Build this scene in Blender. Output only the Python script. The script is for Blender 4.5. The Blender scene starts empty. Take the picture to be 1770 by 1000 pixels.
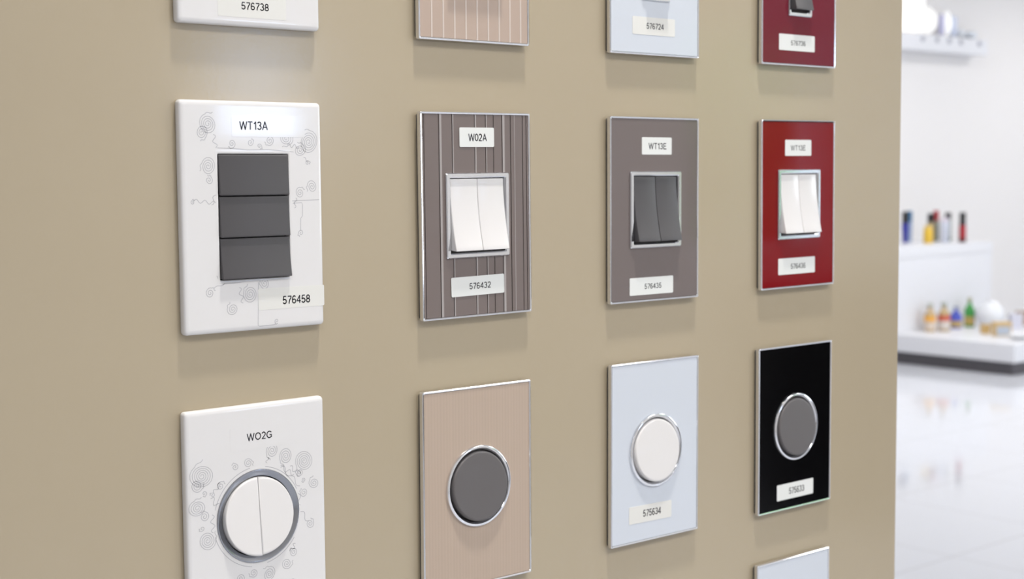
import bpy, bmesh, math, random
import numpy as np
from mathutils import Vector, Matrix

random.seed(7)
scene = bpy.context.scene
COL = scene.collection
PI = math.pi

# ------------------------------------------------------------------ camera
H0 = 1.42                       # camera height scale: board origin z = H0 - 0.0216
BZ = H0 - 0.0216
cam_d = bpy.data.cameras.new('camera')
cam = bpy.data.objects.new('camera', cam_d)
COL.objects.link(cam)
F_PX = 2534.13
cam_d.sensor_width = 36.0
cam_d.lens = F_PX / 1770 * 36.0
cam_d.clip_start = 0.02
cam_d.clip_end = 200
yaw, pitch, roll = 0.706112, -0.0792983, -0.0074067
fwd = Vector((math.sin(yaw) * math.cos(pitch), math.cos(yaw) * math.cos(pitch), math.sin(pitch)))
rt = Vector((math.cos(yaw), -math.sin(yaw), 0))
up = rt.cross(fwd)
r2 = math.cos(roll) * rt + math.sin(roll) * up
u2 = -math.sin(roll) * rt + math.cos(roll) * up
M = Matrix((r2, u2, -fwd)).transposed().to_4x4()
M.translation = Vector((-0.395132, -0.677832, H0))
cam.matrix_world = M
cam_d.dof.use_dof = True
cam_d.dof.focus_distance = 0.80
cam_d.dof.aperture_fstop = 13.0
scene.camera = cam

# ------------------------------------------------------------------ world, light, exposure
scene.view_settings.view_transform = 'Standard'
scene.view_settings.look = 'None'
scene.view_settings.gamma = 1.0
scene.view_settings.use_curve_mapping = False
scene.view_settings.exposure = -0.6
world = bpy.data.worlds.new('sky')
scene.world = world
world.use_nodes = True
bgn = world.node_tree.nodes['Background']
bgn.inputs['Color'].default_value = (0.56, 0.71, 1.0, 1)
bgn.inputs['Strength'].default_value = 14.0


def area(name, loc, sx, sy, energy, color=(1, 1, 1), rot=(0, 0, 0), spread=PI):
    d = bpy.data.lights.new(name, 'AREA')
    d.shape = 'RECTANGLE'
    d.size, d.size_y = sx, sy
    d.energy = energy
    d.color = color
    d.spread = spread
    o = bpy.data.objects.new(name, d)
    o.location = loc
    o.rotation_euler = rot
    COL.objects.link(o)
    return o


CEIL = 3.3
LAMP_NEAR, LAMP_FAR = 47.0, 42.0
for lx, ly in ((-1.6, -2.0), (0.5, -2.3), (2.6, -2.0), (3.4, -3.7), (6.2, -3.7)):  # last two added as fill to brighten the front wall
    area('panel_and_fill_light', (lx, ly, CEIL - 0.03), 1.2, 0.6, LAMP_NEAR, (1.0, 0.975, 0.94))
for lx in (6.3, 8.6, 12.0):
    for ly in (-1.8, 2.2, 4.8):
        if (lx, ly) != (6.3, -1.8):
            area('panel_and_fill_light', (lx, ly, CEIL - 0.03), 1.2, 0.6, LAMP_FAR, (1.0, 0.975, 0.94))
dl = bpy.data.lights.new('ceiling_downlight', 'SPOT')
dl.energy = 210
dl.spot_size = math.radians(32)
dl.spot_blend = 1.0
dl.shadow_soft_size = 0.06
dl.color = (1.0, 0.95, 0.86)
dlo = bpy.data.objects.new('ceiling_downlight', dl)
dlo.location = (0.14, -0.40, CEIL - 0.04)
dlo.rotation_euler = (Vector((0.20, 0, 1.40)) - Vector(dlo.location)).to_track_quat('-Z', 'Y').to_euler()
COL.objects.link(dlo)
# daylight entering through the shop windows
area('window_daylight', (9.9, -4.86, 1.55), 1.8, 1.6, 150, (0.88, 0.94, 1.0), (math.radians(90), 0, 0))


# ------------------------------------------------------------------ materials
def mat(name, color, rough=0.5, metal=0.0, spec=0.5, coat=0.0, emit=None, estr=0.0, trans=0.0, ior=1.5):
    m = bpy.data.materials.new(name)
    m.use_nodes = True
    b = m.node_tree.nodes['Principled BSDF']
    b.inputs['Base Color'].default_value = (*color, 1)
    b.inputs['Roughness'].default_value = rough
    b.inputs['Metallic'].default_value = metal
    b.inputs['Specular IOR Level'].default_value = spec
    b.inputs['Coat Weight'].default_value = coat
    b.inputs['Coat Roughness'].default_value = 0.05
    b.inputs['IOR'].default_value = ior
    b.inputs['Transmission Weight'].default_value = trans
    if emit:
        b.inputs['Emission Color'].default_value = (*emit, 1)
        b.inputs['Emission Strength'].default_value = estr
    return m


def nodes(m):
    nt = m.node_tree
    return nt, nt.nodes, nt.links, nt.nodes['Principled BSDF']


def board_mat():
    m = mat('beige_lacquer', (0.43, 0.365, 0.255), rough=0.13, spec=0.5)
    nt, N, L, b = nodes(m)
    tc = N.new('ShaderNodeTexCoord')
    n1 = N.new('ShaderNodeTexNoise')
    n1.inputs['Scale'].default_value = 6
    n1.inputs['Detail'].default_value = 3
    mix = N.new('ShaderNodeMixRGB')
    mix.inputs[1].default_value = (0.415, 0.352, 0.252, 1)
    mix.inputs[2].default_value = (0.440, 0.375, 0.272, 1)
    n2 = N.new('ShaderNodeTexNoise')
    n2.inputs['Scale'].default_value = 420
    n2.inputs['Detail'].default_value = 2
    bump = N.new('ShaderNodeBump')
    bump.inputs['Strength'].default_value = 0.02
    bump.inputs['Distance'].default_value = 0.001
    L.new(tc.outputs['Object'], n1.inputs['Vector'])
    L.new(tc.outputs['Object'], n2.inputs['Vector'])
    L.new(n1.outputs['Fac'], mix.inputs[0])
    L.new(mix.outputs[0], b.inputs['Base Color'])
    L.new(n2.outputs['Fac'], bump.inputs['Height'])
    L.new(bump.outputs['Normal'], b.inputs['Normal'])
    return m


def tile_mat():
    m = mat('polished_floor_tile', (0.77, 0.79, 0.85), rough=0.07, spec=0.5)
    nt, N, L, b = nodes(m)
    tc = N.new('ShaderNodeTexCoord')
    sp = N.new('ShaderNodeSeparateXYZ')
    L.new(tc.outputs['Object'], sp.inputs[0])

    def math_(op, a, v=None):
        n = N.new('ShaderNodeMath')
        n.operation = op
        for i, q in enumerate((a, v)):
            if q is None:
                continue
            if isinstance(q, (int, float)):
                n.inputs[i].default_value = q
            else:
                L.new(q, n.inputs[i])
        return n.outputs[0]

    def line(out, off, size):
        f = math_('FRACT', math_('DIVIDE', math_('SUBTRACT', out, off), size))
        d = math_('MINIMUM', f, math_('SUBTRACT', 1.0, f))
        return math_('LESS_THAN', d, 0.0032 / size)
    g = math_('MAXIMUM', line(sp.outputs[0], 4.28 - 0.65 * 30, 0.65), line(sp.outputs[1], 2.31 - 0.73 * 20, 0.73))
    mix = N.new('ShaderNodeMixRGB')
    mix.inputs[1].default_value = (0.77, 0.79, 0.85, 1)
    mix.inputs[2].default_value = (0.60, 0.60, 0.64, 1)
    L.new(g, mix.inputs[0])
    L.new(mix.outputs[0], b.inputs['Base Color'])
    return m


def pinstripe_mat():
    m = mat('champagne_pinstripe', (0.5, 0.4, 0.33), rough=0.38, spec=0.4)
    nt, N, L, b = nodes(m)
    tc = N.new('ShaderNodeTexCoord')
    w = N.new('ShaderNodeTexWave')
    w.bands_direction = 'X'
    w.inputs['Scale'].default_value = 140
    w.inputs['Distortion'].default_value = 0.0
    mp = N.new('ShaderNodeMapping')
    mp.inputs['Scale'].default_value = (1, 0, 0)
    n1 = N.new('ShaderNodeTexNoise')
    n1.inputs['Scale'].default_value = 260
    n1.inputs['Detail'].default_value = 1
    L.new(tc.outputs['Object'], w.inputs['Vector'])
    L.new(tc.outputs['Object'], mp.inputs['Vector'])
    L.new(mp.outputs[0], n1.inputs['Vector'])
    add = N.new('ShaderNodeMath')
    add.operation = 'MULTIPLY_ADD'
    add.inputs[1].default_value = 0.5
    L.new(w.outputs['Fac'], add.inputs[0])
    L.new(n1.outputs['Fac'], add.inputs[2])
    mix = N.new('ShaderNodeMixRGB')
    mix.inputs[1].default_value = (0.495, 0.392, 0.315, 1)
    mix.inputs[2].default_value = (0.45, 0.358, 0.29, 1)
    L.new(add.outputs[0], mix.inputs[0])
    L.new(mix.outputs[0], b.inputs['Base Color'])
    return m


MT = dict(
    board=board_mat(), tile=tile_mat(), pin=pinstripe_mat(),
    board_edge=mat('board_edge', (0.72, 0.70, 0.64), 0.4),
    white=mat('white_gloss_plastic', (0.735, 0.73, 0.74), 0.06, spec=0.5),
    key_white=mat('white_key_plastic', (0.73, 0.72, 0.725), 0.2, spec=0.5),
    key_dark=mat('anthracite_key_plastic', (0.068, 0.065, 0.070), 0.36, spec=0.5),
    key_grey=mat('grey_key_plastic', (0.112, 0.105, 0.108), 0.36, spec=0.5),
    chrome=mat('chrome', (0.80, 0.81, 0.84), 0.09, metal=1.0),
    chrome_dark_refl=mat('chrome_dark_reflection', (0.33, 0.345, 0.38), 0.13, metal=1.0),  # plain chrome with dark reflections painted into its colour
    base=mat('grey_mounting_plastic', (0.10, 0.095, 0.09), 0.6),
    well=mat('dark_well', (0.02, 0.02, 0.02), 0.7),
    grey_glass=mat('warm_grey_glass', (0.165, 0.138, 0.135), 0.06, spec=0.5),
    grey_strip=mat('grey_brown_strip', (0.175, 0.143, 0.135), 0.42, spec=0.4),
    grey_ridge=mat('highlit_ridge', (0.36, 0.33, 0.325), 0.35, spec=0.5),  # pale stripe with the ridge highlight put into its colour
    grey_groove=mat('shaded_groove', (0.05, 0.042, 0.04), 0.5),  # shadow of the groove put into the colour
    red_glass=mat('red_glass', (0.20, 0.006, 0.009), 0.06, spec=0.2),
    maroon_glass=mat('maroon_glass', (0.155, 0.012, 0.027), 0.10, spec=0.2),
    black_glass=mat('black_glass', (0.0015, 0.0015, 0.002), 0.12, spec=0.12),
    pale_glass=mat('pale_blue_white_glass', (0.62, 0.665, 0.74), 0.10, spec=0.5),
    champ_strip=mat('champagne_strip', (0.46, 0.36, 0.30), 0.38, spec=0.4),
    champ_line=mat('champagne_pale_line', (0.60, 0.52, 0.47), 0.35, spec=0.4),
    paper=mat('label_paper', (0.76, 0.78, 0.77), 0.5, spec=0.3),
    paper_cream=mat('label_cream', (0.745, 0.745, 0.72), 0.35, spec=0.4),
    film=mat('clear_label_film', (0.735, 0.73, 0.735), 0.05, spec=0.7),
    ink=mat('label_ink', (0.018, 0.018, 0.03), 0.6),
    ink_soft=mat('label_ink_grey', (0.06, 0.06, 0.07), 0.6),
    swirl=mat('engraved_grey', (0.47, 0.47, 0.50), 0.25),
    wall=mat('white_wall_paint', (0.83, 0.815, 0.815), 0.7, spec=0.2),
    wall_taupe=mat('warm_wall_paint', (0.80, 0.78, 0.75), 0.7, spec=0.2),
    ceil=mat('white_ceiling_paint', (0.85, 0.85, 0.85), 0.8, spec=0.2),
    unit=mat('white_laminate', (0.80, 0.81, 0.85), 0.35, spec=0.4),
    plinth=mat('dark_grey_plinth', (0.085, 0.08, 0.09), 0.5),
    dark_panel=mat('black_side_panel', (0.045, 0.043, 0.045), 0.4),
    counter=mat('dark_walnut', (0.03, 0.02, 0.015), 0.4),
    hedge=mat('hedge_leaf', (0.16, 0.24, 0.05), 0.6),
    lawn=mat('lawn', (0.15, 0.2, 0.06), 0.9),
    wframe=mat('window_frame_white', (0.75, 0.75, 0.75), 0.4),
)


# ------------------------------------------------------------------ helpers
def link_mesh(name, verts_faces, mats, parent=None, smooth=True, angle=35):
    bm = verts_faces
    me = bpy.data.meshes.new(name)
    bmesh.ops.recalc_face_normals(bm, faces=bm.faces)
    bm.to_mesh(me)
    bm.free()
    for m in (mats if isinstance(mats, (list, tuple)) else [mats]):
        me.materials.append(m)
    if smooth:
        for p in me.polygons:
            p.use_smooth = True
        me.set_sharp_from_angle(angle=math.radians(angle))
    o = bpy.data.objects.new(name, me)
    COL.objects.link(o)
    if parent:
        o.parent = parent
    return o


def empty(name, loc, label, cat, group=None, rot=(0, 0, 0)):
    o = bpy.data.objects.new(name, None)
    o.empty_display_size = 0.02
    COL.objects.link(o)
    o.location = loc
    o.rotation_euler = rot
    tag(o, label, cat, group)
    return o


def tag(o, label, cat, group=None):
    o['label'] = label
    o['category'] = cat
    if group:
        o['group'] = group
    return o


def box(bm, x0, x1, y0, y1, z0, z1, mi=0):
    vs = [bm.verts.new(p) for p in ((x0, y0, z0), (x1, y0, z0), (x1, y1, z0), (x0, y1, z0),
                                    (x0, y0, z1), (x1, y0, z1), (x1, y1, z1), (x0, y1, z1))]
    fs = []
    for q in ((0, 3, 2, 1), (4, 5, 6, 7), (0, 1, 5, 4), (1, 2, 6, 5), (2, 3, 7, 6), (3, 0, 4, 7)):
        f = bm.faces.new([vs[i] for i in q])
        f.material_index = mi
        fs.append(f)
    return vs, fs


def rbox(bm, x0, x1, y0, y1, z0, z1, r=0.003, seg=2, mi=0):
    vs, fs = box(bm, x0, x1, y0, y1, z0, z1, mi)
    es = list({e for f in fs for e in f.edges})
    bmesh.ops.bevel(bm, geom=es, offset=r, segments=seg, affect='EDGES', profile=0.5)


def rrect(a, b, r, n=8):
    """rounded rectangle loop in x,z, half sizes a,b; starts on +x side, ccw, 4*(n+1) points plus side mids"""
    pts = []
    for cx, cz, a0 in ((a - r, b - r, 0), (-a + r, b - r, 90), (-a + r, -b + r, 180), (a - r, -b + r, 270)):
        for i in range(n + 1):
            t = math.radians(a0 + 90 * i / n)
            pts.append((cx + r * math.cos(t), cz + r * math.sin(t)))
    return pts


def circ(r, like):
    """circle with as many points as 'like', matched by angle index"""
    n = len(like)
    pts = []
    k = n // 4
    for q in range(4):
        for i in range(k):
            t = math.radians(90 * q + 90 * (i + 0.5) / k)
            pts.append((r * math.cos(t), r * math.sin(t)))
    return pts


def sweep(bm, loops, closed=False, cap0=False, cap1=False, mi=0):
    """loops: list of (pts[(x,z)], depth or callable)"""
    rings = []
    for pts, d in loops:
        rings.append([bm.verts.new((x, -(d(x, z) if callable(d) else d), z)) for x, z in pts])
    n = len(rings[0])
    pairs = list(zip(rings[:-1], rings[1:]))
    if closed:
        pairs.append((rings[-1], rings[0]))
    for A, B in pairs:
        for i in range(n):
            j = (i + 1) % n
            f = bm.faces.new((A[i], A[j], B[j], B[i]))
            f.material_index = mi
    for flag, ring in ((cap0, rings[0]), (cap1, rings[-1])):
        if flag:
            f = bm.faces.new(ring)
            f.material_index = mi
    return rings


mm = 0.001


def lathe_xz(bm, prof, n=72):
    """ring about the depth axis; prof closed list of (radius, depth) in mm"""
    loops = []
    for r, d in prof:
        loops.append(([(r * mm * math.cos(2 * PI * i / n), r * mm * math.sin(2 * PI * i / n)) for i in range(n)], d * mm))
    sweep(bm, loops, closed=True)


def lathe_z(bm, prof, n=32, cx=0, cy=0, cz=0, mi=0):
    """solid of revolution about z, prof from bottom to top (r,z)"""
    rings = []
    for r, z in prof:
        rings.append([bm.verts.new((cx + r * math.cos(2 * PI * i / n), cy + r * math.sin(2 * PI * i / n), cz + z)) for i in range(n)])
    for A, B in zip(rings[:-1], rings[1:]):
        for i in range(n):
            f = bm.faces.new((A[i], A[(i + 1) % n], B[(i + 1) % n], B[i]))
            f.material_index = mi
    for ring in (rings[0], rings[-1]):
        f = bm.faces.new(ring)
        f.material_index = mi


# ------------------------------------------------------------------ text
def _arc(cx, cz, rx, rz, a0, a1, n=14):
    return [(cx + rx * math.cos(math.radians(a0 + (a1 - a0) * i / n)), cz + rz * math.sin(math.radians(a0 + (a1 - a0) * i / n))) for i in range(n + 1)]


GLYPHS = {
    '0': (.54, [_arc(.27, .5, .23, .44, 0, 360, 28)]),
    'O': (.78, [_arc(.39, .5, .33, .44, 0, 360, 28)]),
    '1': (.42, [[(.06, .72), (.20, .82), (.29, .95), (.29, .0)]]),
    '2': (.54, [_arc(.27, .69, .21, .25, 165, -40) + [(.06, .06), (.50, .06)]]),
    '3': (.54, [_arc(.25, .725, .20, .215, 158, -90), _arc(.25, .285, .23, .225, 90, -158)]),
    '4': (.56, [[(.40, 0), (.40, .94), (.04, .29), (.54, .29)]]),
    '5': (.54, [[(.47, .94), (.14, .94), (.08, .50)] + _arc(.26, .31, .22, .26, 140, -160)]),
    '6': (.54, [_arc(.27, .29, .21, .24, 0, 360, 24), _arc(.29, .48, .23, .46, 45, 185)]),
    '7': (.54, [[(.05, .93), (.49, .93)] + _arc(.70, .0, .48, .80, 118, 180)]),
    '8': (.54, [_arc(.27, .71, .18, .22, 0, 360, 24), _arc(.27, .27, .22, .22, 0, 360, 24)]),
    'A': (.70, [[(.04, 0), (.35, .97), (.66, 0)], [(.15, .33), (.55, .33)]]),
    'E': (.62, [[(.58, .94), (.08, .94), (.08, .06), (.60, .06)], [(.08, .52), (.54, .52)]]),
    'G': (.76, [_arc(.39, .5, .32, .44, 38, 320) + [(.66, .16), (.66, .46), (.41, .46)]]),
    'T': (.62, [[(.02, .94), (.60, .94)], [(.31, .94), (.31, 0)]]),
    'W': (.96, [[(.03, 1), (.25, .03), (.48, .95), (.71, .03), (.93, 1)]]),
}


def text_mesh(name, body, x0, x1, z0, z1, depth, parent, m, bold=.135):
    """plain sans lettering fitted in the box x0..x1, z0..z1 (mm, plate coordinates)"""
    bm = bmesh.new()
    gap = .085
    total = sum(GLYPHS[c][0] for c in body) + gap * (len(body) - 1)
    sx, sz = (x1 - x0) / total, z1 - z0
    h = bold * sz / 2
    cur = 0.0
    k = 0
    for c in body:
        w, strokes = GLYPHS[c]
        for st_ in strokes:
            P_ = [(x0 + (cur + x) * sx, z0 + z * sz) for x, z in st_]
            k += 1
            dd = depth + .002 * (k % 3)
            for (ax, az), (bx, bz) in zip(P_[:-1], P_[1:]):
                l = math.hypot(bx - ax, bz - az) or 1e-6
                nx, nz = -(bz - az) / l * h, (bx - ax) / l * h
                bm.faces.new([bm.verts.new((x * mm, -dd * mm, z * mm)) for x, z in ((ax + nx, az + nz), (ax - nx, az - nz), (bx - nx, bz - nz), (bx + nx, bz + nz))])
            for (px_, pz_) in P_[1:-1]:
                bm.faces.new([bm.verts.new(((px_ + h * math.cos(q * PI / 4)) * mm, -dd * mm, (pz_ + h * math.sin(q * PI / 4)) * mm)) for q in range(8)])
        cur += w + gap
    return link_mesh(name, bm, m, parent, smooth=False)


def sticker(parent, rect, depth, body, tx, m=None, ink=None, skew=0.0, label=None, bold=0.145, name='paper_label', thick=0.15):
    """rect,tx = (x0,x1,z0,z1) in mm; skew = rise in mm over the width"""
    x0, x1, z0, z1 = rect
    bm = bmesh.new()
    a, b = (x1 - x0) / 2 * mm, (z1 - z0) / 2 * mm
    lp = rrect(a, b, 0.8 * mm, 4)
    sweep(bm, [(lp, 0.0), (lp, thick * mm)], cap0=True, cap1=True)
    o = link_mesh(name, bm, m or MT['paper'], parent, smooth=False)
    o.location = ((x0 + x1) / 2 * mm, -depth * mm, (z0 + z1) / 2 * mm)
    o.rotation_euler = (0, -math.atan2(skew, x1 - x0), 0)
    if label:
        o['label'] = label
    cx, cz = (x0 + x1) / 2, (z0 + z1) / 2
    text_mesh('printed_code', body, tx[0] - cx, tx[1] - cx, tx[2] - cz, tx[3] - cz, thick + .04, o, ink or MT['ink'], bold)
    return o


# ------------------------------------------------------------------ switch plate pieces
WG, HG = 83.2, 120.0          # framed glass plates
WW, HW = 84.1, 119.5          # white plates


def base_part(root, w, h, deep=3.6, inset=2.2):
    bm = bmesh.new()
    lp = rrect((w / 2 - inset) * mm, (h / 2 - inset) * mm, 1.6 * mm)
    sweep(bm, [(lp, 3.0 * mm), (lp, deep * mm)], cap0=True, cap1=True)
    return link_mesh('mounting_base', bm, MT['base'], root)


def rim_part(root, w=WG, h=HG, front=8.0):
    """thin chrome rim around a glass plate"""
    bm = bmesh.new()
    a, b = w / 2, h / 2
    R = lambda i, r: rrect((a - i) * mm, (b - i) * mm, r * mm)
    sweep(bm, [(R(1.6, .6), 4.9 * mm), (R(0.0, 1.2), 5.2 * mm), (R(0.0, 1.2), (front - .7) * mm), (R(0.2, 1.1), (front - .2) * mm),
               (R(0.6, .9), front * mm), (R(1.2, .6), (front - .15) * mm), (R(1.5, .5), (front - .7) * mm), (R(1.6, .5), 4.9 * mm)], closed=True)
    return link_mesh('chrome_rim', bm, MT['chrome'], root)


def panel_with_hole(bm, w, h, hole, d0, d1, mi=0, inset=1.5):
    outer = rrect((w / 2 - inset) * mm, (h / 2 - inset) * mm, .4 * mm)
    if hole[0] == 'rect':
        inner = rrect(hole[1] * mm, hole[2] * mm, 0.8 * mm)
    elif hole[0] == 'circ':
        inner = circ(hole[1] * mm, outer)
    sweep(bm, [(outer, d0 * mm), (outer, d1 * mm), (inner, d1 * mm), (inner, d0 * mm)], closed=True, mi=mi)


def face_part(root, m, hole, w=WG, h=HG, d1=7.5, name='glass_face'):
    bm = bmesh.new()
    panel_with_hole(bm, w, h, hole, 4.9, d1)
    return link_mesh(name, bm, m, root, angle=20)


def stripe_face(root, lines, gap_m, mats, hw, hh, w=WG, h=HG, name='striped_face'):
    """vertical bands; lines = list of (x, width, material index, depth); the bands between use material 0"""
    bm = bmesh.new()
    A, B = w / 2 - 1.5, h / 2 - 1.5

    def band(x0, x1, depth, mi):
        # split around opening
        cuts = sorted({x0, x1, *(c for c in (-hw, hw) if x0 < c < x1)})
        for a, b in zip(cuts[:-1], cuts[1:]):
            mid = (a + b) / 2
            if abs(mid) < hw:
                for z0, z1 in ((-B, -hh), (hh, B)):
                    box(bm, a * mm, b * mm, -depth * mm, -4.9 * mm, z0 * mm, z1 * mm, mi)
            else:
                box(bm, a * mm, b * mm, -depth * mm, -4.9 * mm, -B * mm, B * mm, mi)
    x = -A
    for lx, lw, mi, dep in sorted(lines):
        band(x, lx - lw / 2, 7.5, 0)
        band(lx - lw / 2, lx + lw / 2, dep, mi)
        x = lx + lw / 2
    band(x, A, 7.5, 0)
    return link_mesh(name, bm, mats, root, smooth=False)


def square_frame(root, a=23.8, b=24.8, ia=20.4, ib=21.7, m=None):
    """raised chrome bezel with sloped inside; the well is its floor"""
    bm = bmesh.new()
    R = lambda x, z, r=.8: rrect(x * mm, z * mm, r * mm)
    sweep(bm, [(R(a, b), 3.3 * mm), (R(a, b), 8.3 * mm), (R(a - .5, b - .5), 8.9 * mm), (R(ia + .9, ib + .9), 8.9 * mm),
               (R(ia + .2, ib + .2, .5), 8.2 * mm), (R(ia, ib, .5), 5.0 * mm), (R(ia, ib, .5), 3.3 * mm)], closed=True)
    fr = link_mesh('chrome_frame', bm, m or MT['chrome'], root)
    bm = bmesh.new()
    lp = R(ia - .05, ib - .05, .5)
    sweep(bm, [(lp, 3.3 * mm), (lp, 4.6 * mm)], cap0=True, cap1=True)
    link_mesh('switch_well', bm, MT['well'], fr)
    return fr


def rocker(root, x0, x1, z0, z1, m, d_top=7.6, d_bot=13.0, power=1.9, name='rocker_key', back=4.6):
    """key whose face leans out towards its foot in a concave sweep"""
    bm = bmesh.new()
    n = 14
    front = []
    for i in range(n + 1):
        t = i / n
        front.append(((z1 + (z0 - z1) * t) * mm, (d_top + (d_bot - d_top) * t ** power) * mm))
    prof = front + [(z0 * mm + 0.8 * mm, back * mm), (z1 * mm, back * mm)]
    A = [bm.verts.new((x0 * mm, -d, z)) for z, d in prof]
    B = [bm.verts.new((x1 * mm, -d, z)) for z, d in prof]
    k = len(prof)
    fa = bm.faces.new(A)
    fb = bm.faces.new(B[::-1])
    for i in range(k):
        bm.faces.new((A[i], B[i], B[(i + 1) % k], A[(i + 1) % k]))
    bm.normal_update()
    es = [e for e in bm.edges if len(e.link_faces) == 2 and e.calc_face_angle(0) > math.radians(35)]
    bmesh.ops.bevel(bm, geom=es, offset=.45 * mm, segments=3, affect='EDGES', profile=0.5, clamp_overlap=True)
    return link_mesh(name, bm, m, root, angle=40)


def two_rockers(root, m, wide=20.2, top=21.4, bot=-20.6, names='rocker_key', d_bot=(13.0, 13.0)):
    rocker(root, -wide, -.12, bot, top, m, d_bot=d_bot[0], name=names)
    rocker(root, .12, wide, bot, top, m, d_bot=d_bot[1], name=names)


def round_ring(root, m, ro=24.6, ri=21.4, top=9.0, flat=False):
    bm = bmesh.new()
    if flat:
        lathe_xz(bm, [(25.0, 3.3), (25.0, 8.1), (24.85, 8.5), (24.5, 8.6), (24.1, 8.55), (21.5, 7.5), (21.3, 7.0), (21.3, 3.3)])
    else:
        lathe_xz(bm, [(ro, 3.3), (ro, 7.9), (ro - .35, 8.7), (ro - 1.0, top), (ro - 1.7, top), (ri + .5, top - .9), (ri, top - 2.2), (ri - .1, 3.3)])
    ring = link_mesh('chrome_ring', bm, m, root)
    bm = bmesh.new()
    n = 64
    lp = [((ri - .15) * mm * math.cos(2 * PI * i / n), (ri - .15) * mm * math.sin(2 * PI * i / n)) for i in range(n)]
    sweep(bm, [(lp, 3.3 * mm), (lp, 4.6 * mm)], cap0=True, cap1=True)
    link_mesh('switch_well', bm, MT['well'], ring)
    return ring


def disc_key(root, m, r=20.9, d_top=8.6, d_bot=11.4, half=0, name='round_key'):
    """round key (or half of one) with a leaning flat face and softened edge"""
    if half == 0:
        n = 72
        out = [(r * math.cos(2 * PI * i / n), r * math.sin(2 * PI * i / n)) for i in range(n)]
    else:
        n = 40
        out = [(half * (.18 + (r - .18) * math.cos(-PI / 2 + PI * i / n)), r * .999 * math.sin(-PI / 2 + PI * i / n)) for i in range(n + 1)]
        if half < 0:
            out = out[::-1]
    cx = sum(p[0] for p in out) / len(out)
    cz = sum(p[1] for p in out) / len(out)

    def shr(k):
        return [((cx + (x - cx) * (1 - k / r)) * mm, (cz + (z - cz) * (1 - k / r)) * mm) for x, z in out]

    def dep(off):
        return lambda x, z: (d_top + (d_bot - d_top) * (r - z / mm) / (2 * r)) * mm + off * mm
    bm = bmesh.new()
    rings = sweep(bm, [(shr(.2), 4.6 * mm), (shr(0), dep(-1.3)), (shr(.15), dep(-.6)), (shr(.6), dep(-.12)), (shr(1.3), dep(0.0)), (shr(1.8), dep(0.0))], cap0=True, cap1=True)
    return link_mesh(name, bm, m, root, angle=45)


# swirls of the white plates, as ribbons lying on the face
def ribbon(bm, pts, width, depth, mi):
    n = len(pts)
    L, R = [], []
    for i in range(n):
        a = pts[max(0, i - 1)]
        b = pts[min(n - 1, i + 1)]
        dx, dz = b[0] - a[0], b[1] - a[1]
        l = math.hypot(dx, dz) or 1
        nx, nz = -dz / l * width / 2, dx / l * width / 2
        x, z = pts[i]
        L.append(bm.verts.new(((x + nx) * mm, -depth * mm, (z + nz) * mm)))
        R.append(bm.verts.new(((x - nx) * mm, -depth * mm, (z - nz) * mm)))
    for i in range(n - 1):
        f = bm.faces.new((L[i], R[i], R[i + 1], L[i + 1]))
        f.material_index = mi


def spiral(cx, cz, R, rnd, tail=True):
    turns = max(1.3, R / 1.25)
    n = int(18 * turns)
    a0 = rnd.uniform(0, 2 * PI)
    sgn = rnd.choice((-1, 1))
    wob = rnd.uniform(.04, .12)
    ph = rnd.uniform(0, 6)
    pts = []
    for i in range(n + 1):
        t = i / n
        a = a0 + sgn * t * turns * 2 * PI
        r = R * (0.08 + 0.92 * t) * (1 + wob * math.sin(2 * a + ph) * t)
        pts.append((cx + r * math.cos(a), cz + r * 1.0 * math.sin(a)))
    if tail:
        x, z = pts[-1]
        a = a0 + sgn * turns * 2 * PI
        tx, tz = -math.sin(a) * sgn, math.cos(a) * sgn
        for i in range(1, 8):
            t = i / 7
            pts.append((x + tx * R * .9 * t + math.cos(a) * .5 * math.sin(t * 6), z + tz * R * .9 * t + math.sin(a) * .5 * math.sin(t * 6)))
    return pts


def wavy(p, q, amp, waves):
    pts = []
    dx, dz = q[0] - p[0], q[1] - p[1]
    l = math.hypot(dx, dz)
    for i in range(int(10 * max(1, waves)) + 1):
        t = i / int(10 * max(1, waves))
        o = amp * math.sin(t * waves * 2 * PI)
        pts.append((p[0] + dx * t - dz / l * o, p[1] + dz * t + dx / l * o))
    return pts


def white_cover(root, hole, swirls, lines, front=8.0, w=WW, h=HW, seed=1):
    bm = bmesh.new()
    a, b = w / 2, h / 2
    R = lambda i, r: rrect((a - i) * mm, (b - i) * mm, r * mm)
    outer = R(2.6, 1.0)
    if hole[0] == 'rect':
        inn = lambda k: rrect((hole[1] + k) * mm, (hole[2] + k) * mm, 0.8 * mm)
    else:
        inn = lambda k: circ((hole[1] + k) * mm, outer)
    sweep(bm, [(R(1.4, 1.0), 3.2 * mm), (R(0.25, 1.8), 3.4 * mm), (R(0.0, 2.0), 4.4 * mm), (R(0.12, 2.0), (front - 1.3) * mm), (R(.5, 1.8), (front - .55) * mm),
               (R(1.2, 1.5), (front - .14) * mm), (R(2.6, 1.0), front * mm), (R(3.0, 1.0), front * mm),
               (inn(2.2), front * mm),                (inn(1.6), front * mm), (inn(.7), (front + .12) * mm), (inn(.2), (front - .1) * mm), (inn(0), (front - .6) * mm), (inn(0), 3.2 * mm)], closed=True)
    rnd = random.Random(seed)
    for cx, cz, r in swirls:
        ribbon(bm, spiral(cx, cz, r, rnd), .36, front + .03, 1)
    for pts in lines:
        ribbon(bm, pts, .36, front + .03, 1)
    return link_mesh('white_cover', bm, [MT['white'], MT['swirl']], root, angle=40)


def plate_root(cx, cz, ang, label, group=None):
    return empty('switch_plate', (cx, 0.0, BZ + cz), label, 'light switch', group or 'sample switch plates mounted on the display board', (0, -math.radians(ang), 0))


# ------------------------------------------------------------------ room shell
def struct(o):
    o['kind'] = 'structure'
    return o


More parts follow.
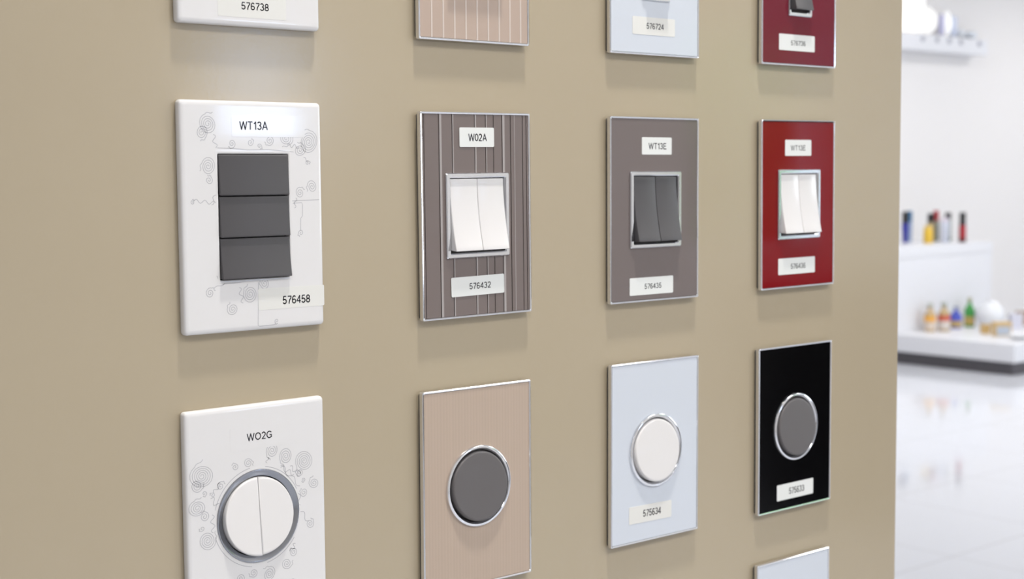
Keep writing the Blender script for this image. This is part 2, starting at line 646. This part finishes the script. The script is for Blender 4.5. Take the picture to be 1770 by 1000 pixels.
X0, X1, Y0, Y1 = -5.0, 14.5, -5.0, 6.5
bm = bmesh.new(); box(bm, X0 - .2, X1 + .2, Y0 - .2, Y1 + .2, -.12, 0.0)
struct(link_mesh('floor', bm, MT['tile'], smooth=False))
bm = bmesh.new(); box(bm, X0 - .2, X1 + .2, Y0 - .2, Y1 + .2, CEIL, CEIL + .12)
struct(link_mesh('ceiling', bm, MT['ceil'], smooth=False))
bm = bmesh.new(); box(bm, X0 - .2, X1 + .2, Y1, Y1 + .2, 0, CEIL)
struct(link_mesh('wall_back', bm, MT['wall'], smooth=False))
bm = bmesh.new(); box(bm, X0 - .2, X0, Y0, Y1, 0, CEIL)
struct(link_mesh('wall_left', bm, MT['wall'], smooth=False))
bm = bmesh.new(); box(bm, X1, X1 + .2, Y0, Y1, 0, CEIL)
struct(link_mesh('wall_right', bm, MT['wall'], smooth=False))
WINS = [(2.78, 3.28, 1.58, 2.06), (5.75, 6.95, 0.95, 2.3), (9.0, 10.8, 0.7, 2.4)]
bm = bmesh.new()
px = X0 - .2
for (a, b, c, d) in WINS:
    box(bm, px, a, Y0 - .2, Y0, 0, CEIL)
    box(bm, a, b, Y0 - .2, Y0, 0, c)
    box(bm, a, b, Y0 - .2, Y0, d, CEIL)
    px = b
box(bm, px, X1 + .2, Y0 - .2, Y0, 0, CEIL)
struct(link_mesh('wall_front', bm, MT['wall_taupe'], smooth=False))
for i, (a, b, c, d) in enumerate(WINS):
    bm = bmesh.new()
    t = .04 if i else .015
    y0, y1 = Y0 - .13, Y0 - .07
    box(bm, a, a + t, y0, y1, c, d); box(bm, b - t, b, y0, y1, c, d)
    box(bm, a + t, b - t, y0, y1, c, c + t); box(bm, a + t, b - t, y0, y1, d - t, d)
    if i:
        m_ = (a + b) / 2
        box(bm, m_ - .02, m_ + .02, y0, y1, c + t, d - t)
    struct(link_mesh('window_%d' % (i + 1), bm, MT['wframe'], smooth=False))

# ------------------------------------------------------------------ display board
bm = bmesh.new()
rbox(bm, -1.30, 0.5788, -0.003, 0.036, 0.0, 2.45, .0008, 2)
ob = link_mesh('display_board', bm, MT['board'], smooth=False)
tag(ob, 'large beige lacquered board carrying the rows of sample switches', 'display board')

# ------------------------------------------------------------------ the switch plates
# --- white plate, three stacked dark keys
s = 1 / 6.45                      # zoom pixels to mm on the white plates of the second row


def z12(px, py):
    return ((px - 322) * .1545 - 1.0 + (py - 500) * -0.004, (500 - py) * .1355 - 0.3 - (px - 322) * .004)


r12 = plate_root(0.0, 0.0, 0.02, 'white patterned switch plate with three stacked dark grey keys')
base_part(r12, WW, HW)
sw = [(150, 152, 34), (128, 185, 24), (240, 222, 15), (310, 215, 13), (345, 228, 10), (385, 205, 18), (450, 195, 28), (540, 205, 40), (505, 238, 24), (536, 287, 9),
      (152, 310, 30), (155, 362, 15), (506, 405, 19), (555, 380, 22), (511, 563, 12), (96, 446, 8), (160, 787, 18), (245, 852, 22), (312, 797, 30), (368, 757, 20), (416, 906, 9)]
S12 = [(*z12(a, b), c * .145) for a, b, c in sw]
L12 = [[z12(343, 752), z12(343, 840), z12(343, 920), z12(350, 923), z12(408, 920), z12(412, 912)],
       [z12(475, 437), z12(530, 434), z12(585, 431)],
       [z12(478, 446), z12(514, 444), z12(517, 452), z12(517, 496), z12(510, 505), z12(510, 555)],
       [z12(205, 755), z12(260, 752), z12(330, 742)],
       [z12(205, 745), z12(193, 742), z12(185, 722)],
       [z12(185, 240), z12(240, 240), z12(300, 244), z12(380, 240), z12(480, 246)],
       wavy(z12(170, 190), z12(180, 240), 1.1, 1.5), wavy(z12(455, 220), z12(500, 225), 1.0, 2), wavy(z12(185, 400), z12(165, 455), .9, 1.5),
       wavy(z12(100, 440), z12(180, 448), .9, 2.5), wavy(z12(270, 770), z12(285, 830), 1.0, 2), wavy(z12(175, 770), z12(215, 752), .5, 1),
       wavy(z12(520, 265), z12(538, 280), .4, 1), wavy(z12(490, 425), z12(485, 465), .7, 1.5)]
white_cover(r12, ('rect', 21.0, 32.4), S12, L12, seed=3)
bm = bmesh.new(); lp = rrect(20.9 * mm, 32.3 * mm, .6 * mm); sweep(bm, [(lp, 3.2 * mm), (lp, 4.5 * mm)], cap0=True, cap1=True)
link_mesh('switch_well', bm, MT['well'], r12)
rocker(r12, -20.7, 20.7, 10.95, 32.1, MT['key_dark'], d_top=8.3, d_bot=9.5, power=1.2)
rocker(r12, -20.7, 20.7, -10.6, 10.6, MT['key_dark'], d_top=8.3, d_bot=9.5, power=1.2)
rocker(r12, -20.7, 20.7, -32.1, -10.95, MT['key_dark'], d_top=8.2, d_bot=10.6, power=1.4)
sticker(r12, (-12.5, 31.5, 41.2, 52.2), 8.0, 'WT13A', (-7.9, 8.8, 44.9, 49.2), MT['film'], thick=.05, label='clear glossy label strip with dark code')
sticker(r12, (1.0, 42.0, -49.3, -38.0), 8.0, '576458', (15.8, 32.9, -47.0, -42.7), MT['paper_cream'], thick=.06, label='pale label strip reaching the plate edge')

# --- white plate, round two-part key
r13 = plate_root(-0.0015, -0.1584, 0.03, 'white patterned switch plate with a round two-part white key in chrome ring, dark reflections in its colour')
base_part(r13, WW, HW)


def z13(px, py):
    return ((px - 472) * .1187, (684 - py) * .1055 - .4 - (px - 472) * .021)


sw = [(548, 345, 35), (618, 370, 38), (715, 390, 50), (765, 502, 28), (710, 552, 22), (708, 487, 11), (740, 715, 23), (425, 415, 24), (358, 438, 18), (195, 490, 58), (170, 540, 30), (205, 575, 13),
      (285, 535, 20), (245, 582, 12), (170, 650, 42), (203, 690, 24), (190, 750, 13), (215, 810, 44), (650, 862, 22), (612, 925, 28), (520, 978, 34), (440, 972, 22), (372, 1000, 22), (640, 1020, 20), (690, 450, 20)]
S13 = [(*z13(a, b), c * .112) for a, b, c in sw]
arc = lambda r, a0, a1: [(r * math.cos(math.radians(a0 + (a1 - a0) * i / 24)), r * math.sin(math.radians(a0 + (a1 - a0) * i / 24))) for i in range(25)]
L13 = [arc(26.6, 100, 165), arc(26.2, 25, 80), arc(27.0, 195, 260), arc(26.4, 280, 325), wavy(z13(590, 430), z13(660, 460), 1.2, 2), wavy(z13(640, 420), z13(690, 470), 1.0, 2),
       wavy(z13(235, 600), z13(280, 640), 1.6, 1.5), wavy(z13(240, 680), z13(245, 770), 1.2, 2), wavy(z13(690, 655), z13(735, 700), 1.4, 1), wavy(z13(525, 380), z13(520, 410), .8, 1),
       wavy(z13(680, 560), z13(690, 620), 1.2, 1), wavy(z13(635, 860), z13(660, 820), 1.2, 1.5), wavy(z13(250, 570), z13(285, 520), 1.0, 1.5), wavy(z13(590, 420), z13(690, 520), 1.2, 2)]
white_cover(r13, ('circ', 24.0), S13, L13, seed=11)
round_ring(r13, MT['chrome_dark_refl'], flat=True)
disc_key(r13, MT['key_white'], d_top=8.4, d_bot=12.2, half=-1, name='half_round_key')
disc_key(r13, MT['key_white'], d_top=8.0, d_bot=11.0, half=1, name='half_round_key')
sticker(r13, (-16.0, 24.5, 36.0, 48.5), 8.0, 'WO2G', (-6.0, 9.2, 40.7, 44.6), MT['white'], thick=.04, skew=0.2, label='white label strip that blends into the plate')

# --- white plate at the top edge
r11 = plate_root(0.0003, 0.1575, -0.02, 'white switch plate at the top edge of the photo, above the three dark keys')
base_part(r11, WW, HW)
white_cover(r11, ('rect', 21.0, 32.4), [], [], seed=5)
bm = bmesh.new(); lp = rrect(20.9 * mm, 32.3 * mm, .6 * mm); sweep(bm, [(lp, 3.2 * mm), (lp, 4.5 * mm)], cap0=True, cap1=True)
link_mesh('switch_well', bm, MT['well'], r11)
rocker(r11, -20.7, 20.7, -32.1, 32.1, MT['key_white'], d_top=8.3, d_bot=9.5, power=1.2)
sticker(r11, (-19.3, 21.0, -55.2, -43.5), 8.0, '576738', (-5.6, 10.6, -51.1, -47.3), MT['paper_cream'], thick=.06, label='pale label strip')

# --- striped plates of the second column
r22 = plate_root(0.1502, -0.0029, 0.28, 'grey brown vertically striped switch plate with two white rocker keys')
base_part(r22, WG, HG, 4.9, 1.0); rim_part(r22)
ln = [(-38.6, .5, 2, 7.1), (-27.9, .5, 2, 7.1), (-26.8, 1.5, 1, 7.75), (-18.2, .5, 2, 7.1), (-17.6, .7, 1, 7.7), (-1.4, .5, 2, 7.1), (-.7, .9, 1, 7.7),
      (6.9, .5, 2, 7.1), (7.5, .6, 1, 7.65), (12.9, .6, 2, 7.1), (19.5, .5, 2, 7.1), (20.6, 1.6, 1, 7.75), (26.2, .7, 2, 7.1), (29.2, .5, 1, 7.65), (35.6, .6, 2, 7.1), (38.6, .6, 2, 7.1)]
stripe_face(r22, ln, None, [MT['grey_strip'], MT['grey_ridge'], MT['grey_groove']], 23.0, 24.0)
square_frame(r22)
two_rockers(r22, MT['key_white'])
sticker(r22, (-13.0, 13.1, 39.8, 51.1), 7.75, 'W02A', (-6.3, 7.5, 43.2, 47.5))
sticker(r22, (-20.5, 19.6, -47.2, -35.8), 7.75, '576432', (-7.1, 9.2, -43.4, -39.8), skew=.4)

r21 = plate_root(0.1499, 0.1574, -0.06, 'beige switch plate with pale vertical lines at the top edge of the photo')
base_part(r21, WG, HG, 4.9, 1.0); rim_part(r21)
ln = [(-31.9 + 8.35 * k, 1.1, 1, 7.6) for k in range(9)]
stripe_face(r21, ln, None, [MT['champ_strip'], MT['champ_line']], 23.0, 24.0)
square_frame(r21)
two_rockers(r21, MT['key_white'])

r23 = plate_root(0.1491, -0.1641, -0.17, 'beige pinstriped switch plate with a round dark grey key')
base_part(r23, WG, HG, 4.9, 1.0); rim_part(r23, front=8.0)
face_part(r23, MT['pin'], ('circ', 24.0), name='pinstriped_face')
round_ring(r23, MT['chrome'])
disc_key(r23, MT['key_grey'])

# --- third column
r32 = plate_root(0.3004, -0.0029, -0.05, 'glossy plain grey switch plate with two dark grey rocker keys')
base_part(r32, WG, HG, 4.9, 1.0); rim_part(r32)
face_part(r32, MT['grey_glass'], ('rect', 23.3, 24.3))
square_frame(r32)
two_rockers(r32, MT['key_dark'])
sticker(r32, (-12.6, 15.3, 35.7, 46.9), 7.5, 'WT13E', (-6.4, 10.2, 39.2, 43.2))
sticker(r32, (-23.8, 16.9, -55.5, -44.1), 7.5, '576435', (-10.2, 5.6, -51.7, -48.3))

r31 = plate_root(0.3005, 0.1567, -0.04, 'pale blue-white switch plate at the top edge of the photo, left of the maroon one')
base_part(r31, WG, HG, 4.9, 1.0); rim_part(r31)
face_part(r31, MT['pale_glass'], ('rect', 12.4, 24.3))
square_frame(r31, a=12.9, b=24.9, ia=9.9, ib=21.8)
rocker(r31, -9.7, 9.7, -20.6, 21.4, MT['key_white'])
sticker(r31, (-21.2, 18.2, -47.0, -35.7), 7.5, '576724', (-8.4, 7.6, -43.1, -39.4), MT['paper_cream'])

r33 = plate_root(0.3007, -0.1621, -0.22, 'pale blue-white switch plate with a round white key')
base_part(r33, WG, HG, 4.9, 1.0); rim_part(r33)
face_part(r33, MT['pale_glass'], ('circ', 24.0))
round_ring(r33, MT['chrome'])
disc_key(r33, MT['key_white'])
sticker(r33, (-24.8, 15.3, -47.1, -35.6), 7.5, '575634', (-11.8, 5.1, -43.4, -38.9), MT['paper_cream'], skew=-.6)

# --- fourth column
r42 = plate_root(0.4483, -0.0023, 0.26, 'bright red glass switch plate with white rocker keys')
base_part(r42, WG, HG, 4.9, 1.0); rim_part(r42)
face_part(r42, MT['red_glass'], ('rect', 23.3, 24.3))
square_frame(r42)
two_rockers(r42, MT['key_white'])
sticker(r42, (-15.4, 14.1, 34.6, 46.0), 7.5, 'WT13E', (-9.2, 7.4, 38.4, 42.1), ink=MT['ink_soft'])
sticker(r42, (-22.5, 19.0, -50.1, -38.4), 7.5, '576436', (-8.6, 8.1, -46.3, -42.6), ink=MT['ink_soft'])

r41 = plate_root(0.4477, 0.156, -0.03, 'dark maroon switch plate with one narrow dark key at the top edge of the photo')
base_part(r41, WG, HG, 4.9, 1.0); rim_part(r41)
face_part(r41, MT['maroon_glass'], ('rect', 12.4, 24.3))
square_frame(r41, a=12.9, b=24.9, ia=9.9, ib=21.8)
rocker(r41, -9.7, 9.7, -20.6, 21.4, MT['key_dark'])
sticker(r41, (-22.5, 17.4, -49.4, -38.0), 7.5, '576736', (-9.6, 6.9, -45.5, -42.2), ink=MT['ink_soft'])

r43 = plate_root(0.4468, -0.1637, 0.03, 'black glass switch plate with a round grey key')
base_part(r43, WG, HG, 4.9, 1.0); rim_part(r43)
face_part(r43, MT['black_glass'], ('circ', 24.0))
round_ring(r43, MT['chrome'])
disc_key(r43, MT['key_grey'])
sticker(r43, (-20.5, 21.0, -52.5, -40.9), 7.5, '575633', (-7.0, 10.4, -49.0, -44.4), ink=MT['ink_soft'])

r44 = plate_root(0.4463, -0.3198, -0.01, 'pale blue-white switch plate at the bottom edge of the photo, below the black one')
base_part(r44, WG, HG, 4.9, 1.0); rim_part(r44)
face_part(r44, MT['pale_glass'], ('circ', 24.0))
round_ring(r44, MT['chrome'])
disc_key(r44, MT['key_white'])

# ------------------------------------------------------------------ far display stand
UX0, UXB, UX1 = 8.72, 10.03, 11.2
UY0, UYB = 4.695, 5.68
ZP, ZT = .217, .85
st = empty('display_platform', (UX0, UY0, 0), 'low white shop platform on a dark plinth carrying bottles and gold boxes', 'display platform')
ct = empty('display_counter', (UX0, UYB, 0), 'tall white counter block behind the low platform with spray cans on top', 'counter')


def stand_part(root, name, m, x0, x1, y0, y1, z0, z1, r=.004, label=None):
    P = root.location
    bm = bmesh.new()
    rbox(bm, x0 - P.x, x1 - P.x, y0 - P.y, y1 - P.y, z0, z1, r, 2)
    o = link_mesh(name, bm, m, root, smooth=False)
    if label:
        o['label'] = label
    return o


stand_part(st, 'plinth', MT['plinth'], UX0 + .03, UX1 - .03, UY0 + .03, UYB - .008, 0, .09, label='dark grey plinth')
stand_part(st, 'platform_top', MT['unit'], UX0, UX1, UY0, UYB - .008, .09, ZP, label='low white platform')
stand_part(ct, 'plinth', MT['plinth'], UX0 + .03, UXB, UYB + .004, Y1 - .01, 0, .09, label='dark grey plinth')
stand_part(ct, 'counter_body', MT['unit'], UX0 + .045, UXB, UYB, Y1 - .006, .09, ZT - .08)
stand_part(ct, 'counter_top', MT['unit'], UX0, UXB, UYB - .004, Y1 - .006, ZT - .08, ZT)
stand_part(ct, 'side_panel', MT['dark_panel'], UX0 + .005, UX0 + .045, UYB + .06, Y1 - .01, .09, ZT - .11, label='black end panel')


# spray cans on the counter block
def can(x, y, d, h, cap_h, body, capc, label, z=ZT, taper=1.0, base_band=None):
    root = empty('spray_can', (x, y, z), label, 'spray can', 'spray cans on the far white counter')
    r = d / 2
    hb = h - cap_h
    bm = bmesh.new()
    lathe_z(bm, [(r * .92 * taper, 0), (r * taper, .006), (r * (taper + (1 - taper) * .9), hb - .02), (r * .93, hb - .008), (r * .72, hb)], 28)
    link_mesh('can_body', bm, mat('can_paint', body, .3), root)
    bm = bmesh.new()
    lathe_z(bm, [(r * .88, hb - .006), (r * .88, h - .006), (r * .8, h)], 28)
    link_mesh('can_cap', bm, mat('can_cap_plastic', capc, .4), root)
    if base_band:
        bm = bmesh.new()
        lathe_z(bm, [(r * taper * 1.012, 0.002), (r * taper * 1.012, .03)], 28)
        link_mesh('base_band', bm, mat('can_band_paint', base_band, .4), root)
    return root


BLK = (.012, .012, .014)
can(9.434, 6.08, .060, .245, .085, (.03, .035, .32), BLK, 'dark blue spray can with black cap, nearest the beige board', taper=.66)
can(9.601, 6.16, .056, .245, .080, (.33, .42, .60), (.01, .13, .30), 'pale blue spray can with bright blue cap behind the dark blue one', taper=.8)
can(9.506, 5.92, .074, .135, .02, (.80, .52, .05), (.75, .52, .12), 'yellow squat can in front of the black capped tall can')
can(9.722, 6.04, .062, .225, .065, (.42, .33, .2), BLK, 'tall tan spray can with black cap behind the yellow can')
can(9.825, 6.06, .050, .245, .075, (.25, .27, .22), (.42, .02, .03), 'olive grey spray can with red cap beside the yellow can')
can(9.700, 5.90, .066, .195, .03, (.62, .66, .78), (.68, .62, .72), 'white spray can with pale cap in the middle of the row')
can(9.870, 5.98, .056, .228, .045, (.42, .46, .46), BLK, 'pale grey spray can with black cap beside the white one', base_band=(.12, .17, .14))
can(9.795, 5.80, .056, .235, .095, (.40, .02, .03), BLK, 'red spray can with tall black cap, rightmost of the row', base_band=(.06, .01, .015))


# bottles and small goods on the platform
def bottle(x, y, d, h, glass, lab, capc, label, shape=0, patch=None):
    root = empty('glass_bottle', (x, y, ZP), label, 'bottle', 'small bottles on the white platform')
    r = d / 2
    bm = bmesh.new()
    lathe_z(bm, [(r * .9, 0), (r, .006), (r, h * .45), (r * .95, h * .60), (r * .62, h * .72), (r * .36, h * .80), (r * .34, h * .88)], 28)
    link_mesh('bottle_body', bm, mat('bottle_glass', glass, .12), root)
    bm = bmesh.new()
    lathe_z(bm, [(r * .42, h * .86), (r * .44, h * .87), (r * .44, h * .985), (r * .36, h)], 24)
    link_mesh('bottle_cap', bm, mat('bottle_cap_paint', capc, .35), root)
    bm = bmesh.new()
    lathe_z(bm, [(r * 1.012, h * .08), (r * 1.012, h * .36)], 28)
    link_mesh('bottle_label', bm, mat('bottle_label_paper', lab, .5), root)
    if patch:
        bm = bmesh.new()
        lathe_z(bm, [(r * 1.015, h * .36), (r * 1.015, h * .46), (r * .985, h * .56)], 28)
        link_mesh('colour_band', bm, mat('bottle_band', patch, .4), root)
    return root


bottle(9.045, 5.585, .086, .212, (.55, .40, .22), (.74, .62, .52), (.45, .47, .40), 'amber bottle with orange band, nearest the beige board', patch=(.85, .42, .06))
bottle(9.150, 5.535, .092, .215, (.52, .38, .20), (.74, .68, .64), (.42, .45, .38), 'amber bottle with red band beside the orange banded one', patch=(.62, .13, .08))
bottle(9.380, 5.580, .086, .165, (.06, .09, .50), (.50, .36, .14), (.30, .34, .55), 'blue bottle with gold foot among the amber ones', patch=(.07, .10, .55))
bottle(9.545, 5.568, .078, .225, (.06, .33, .07), (.55, .40, .12), (.42, .42, .26), 'green bottle with gold foot beside the white round jar', patch=(.06, .36, .08))

jr = empty('round_jar', (9.593, 5.42, ZP), 'large white round jar on the platform beside the green bottle', 'jar')
bm = bmesh.new()
prof = [(.045, 0), (.06, .006)]
for i in range(1, 14):
    t = i / 14
    prof.append((.112 * math.sin(PI * (.16 + .80 * t)) ** .8, .012 + .205 * t))
lathe_z(bm, prof, 40)
link_mesh('jar_body', bm, mat('white_porcelain', (.80, .82, .86), .2), jr)
bm = bmesh.new(); lathe_z(bm, [(.020, .212), (.022, .222), (.012, .232)], 20)
link_mesh('jar_knob', bm, mat('white_porcelain_knob', (.80, .80, .84), .2), jr)

GOLD = mat('gold_card', (.66, .46, .20), .45)


def goods(name, x, y, sx, sy, sz, rz, m, label, cat, patch=None, z=ZP):
    root = empty(name, (x, y, z), label, cat, None, (0, 0, rz))
    bm = bmesh.new(); rbox(bm, -sx / 2, sx / 2, -sy / 2, sy / 2, 0, sz, .003, 2)
    link_mesh('box_body', bm, m, root, smooth=False)
    bm = bmesh.new(); rbox(bm, -sx / 2 - .002, sx / 2 + .002, -sy / 2 - .002, sy / 2 + .002, sz * .82, sz + .003, .002, 2)
    link_mesh('box_lid', bm, m, root, smooth=False)
    if patch:
        bm = bmesh.new(); rbox(bm, -sx / 2 + .012, sx / 2 - .012, -sy / 2 - .004, -sy / 2 - .0001, sz * .10, sz * .74, .001, 1)
        link_mesh('front_panel', bm, patch, root, smooth=False)
    return root


RZ = math.radians(-38)
goods('gift_box', 9.210, 5.225, .062, .05, .066, RZ, GOLD, 'small gold box standing below the white round jar', 'box')
goods('gift_box', 9.165, 5.065, .125, .07, .098, RZ, GOLD, 'gold box with a pale blue-grey front panel', 'box', mat('blue_grey_panel', (.52, .57, .66), .3))
goods('carton', 9.70, 5.27, .085, .07, .105, RZ, mat('lilac_card', (.68, .68, .78), .5), 'pale lilac box behind the gold box with the blue-grey panel', 'box')
goods('carton', 9.995, 5.36, .12, .10, .10, RZ, mat('tan_card', (.42, .31, .25), .6), 'tan brown box at the right edge of the photo', 'box')
dish = empty('dish', (9.06, 4.86, ZP), 'white shallow dish at the platform corner, right of the gold boxes', 'dish')
bm = bmesh.new(); lathe_z(bm, [(.03, 0), (.045, .004), (.075, .03), (.078, .034), (.074, .034), (.045, .010), (.001, .008)], 36)
link_mesh('bowl', bm, mat('white_ceramic', (.84, .85, .87), .15), dish)

# ------------------------------------------------------------------ wall shelf with lit lamps
sh = empty('wall_shelf', (9.75, Y1, 2.40), 'white wall ledge high on the far wall carrying lit lamps', 'shelf')
bm = bmesh.new(); rbox(bm, -.15, 1.24, -.16, 0, -.005, .125, .006, 2)
link_mesh('ledge', bm, MT['unit'], sh, smooth=False)
for dx in (.268, .473, .650, .821, 1.102):
    bm = bmesh.new()
    bmesh.ops.create_cone(bm, cap_ends=True, segments=24, radius1=.024, radius2=.020, depth=.012, matrix=Matrix.Translation((dx, -.165, .088)) @ Matrix.Rotation(PI / 2, 4, 'X'))
    link_mesh('socket', bm, mat('grey_socket', (.45, .46, .52), .4), sh)


def lamp(x, prof, m, label, z=2.525, y=Y1 - .085, foot=(.03, .012)):
    root = empty('shelf_lamp', (x, y, z), label, 'lamp', 'small lamps on the high wall ledge')
    bm = bmesh.new(); lathe_z(bm, [(foot[0], 0), (foot[0], foot[1]), (foot[0] * .7, foot[1] + .006)], 24)
    link_mesh('lamp_foot', bm, MT['wframe'], root)
    bm = bmesh.new(); lathe_z(bm, [(r, zz + foot[1]) for r, zz in prof], 32)
    link_mesh('lamp_shade', bm, m, root)
    return root


def lit(s, c=(1.0, .97, .92)):
    return mat('lit_opal_glass', (.85, .85, .85), .3, emit=c, estr=s)


tube = lambda r, h: [(r * .9, .004), (r, .012), (r, h - .015), (r * .85, h)]
caps = lambda r, h: [(r * (.25 + .75 * math.sin(PI / 2 * min(1, k / 4))) if k <= 4 else (r if k < 7 else r * math.cos(PI / 2 * (k - 6) / 4.3)), h * (k / 10)) for k in range(11)]
lamp(9.86, tube(.075, .55), lit(0.9, (1, .95, .88)), 'tall lit white tube lamp nearest the beige board')
lamp(10.045, tube(.062, .50), lit(0.75), 'tall lit white tube lamp second from the beige board')
lamp(10.200, caps(.075, .225), lit(0.6), 'lit dome shaped lamp between the tall tubes and the small capsule lamp')
lamp(10.395, tube(.022, .175), mat('lilac_glass', (.55, .55, .78), .2), 'slim lilac glass lamp beside the lit capsule lamp')
lamp(10.475, caps(.042, .215), lit(0.6, (1, 1, 1)), 'small lit capsule lamp in the middle of the ledge')
lamp(10.575, tube(.030, .17), mat('pale_blue_glass', (.66, .72, .88), .2), 'pale blue glass lamp right of the lit capsule lamp')
lamp(10.675, caps(.045, .075), mat('opal_glass', (.82, .85, .9), .2), 'small round white lamp near the right end of the ledge')
lamp(10.825, tube(.06, .055), mat('frosted_glass', (.72, .77, .84), .3), 'low frosted lamp at the right end of the ledge')

# ------------------------------------------------------------------ what the glossy plates mirror: an added dark counter, and greenery outside
sc_ = empty('added_dark_counter', (6.6, -3.1, 0), 'unseen long dark walnut counter, added to darken what the plates reflect', 'counter')
bm = bmesh.new(); rbox(bm, -2.2, 2.2, -.35, .35, .06, .92, .006, 2); link_mesh('counter_body', bm, MT['counter'], sc_, smooth=False)
bm = bmesh.new(); rbox(bm, -2.25, 2.25, -.4, .4, .92, .96, .006, 2); link_mesh('counter_top', bm, MT['counter'], sc_, smooth=False)
bm = bmesh.new(); rbox(bm, -2.15, 2.15, -.3, .3, 0, .06, .004, 1); link_mesh('counter_plinth', bm, MT['counter'], sc_, smooth=False)

bm = bmesh.new(); box(bm, -6, 18, -14, Y0 - .2, -.12, -.02)
struct(link_mesh('ground_outside', bm, MT['lawn'], smooth=False))
bm = bmesh.new()
rnd = random.Random(4)
for i in range(300):
    x = rnd.uniform(5.6, 15.0); z = rnd.uniform(.1, 2.5); y = -7.6 + rnd.uniform(-.3, .3)
    bmesh.ops.create_icosphere(bm, subdivisions=2, radius=rnd.uniform(.22, .42), matrix=Matrix.Translation((x, y, z)))
for v in bm.verts:
    v.co += Vector((rnd.uniform(-.05, .05), rnd.uniform(-.05, .05), rnd.uniform(-.05, .05)))
hd = link_mesh('hedge', bm, MT['hedge'])
tag(hd, 'clipped green hedge outside the shop windows', 'hedge')
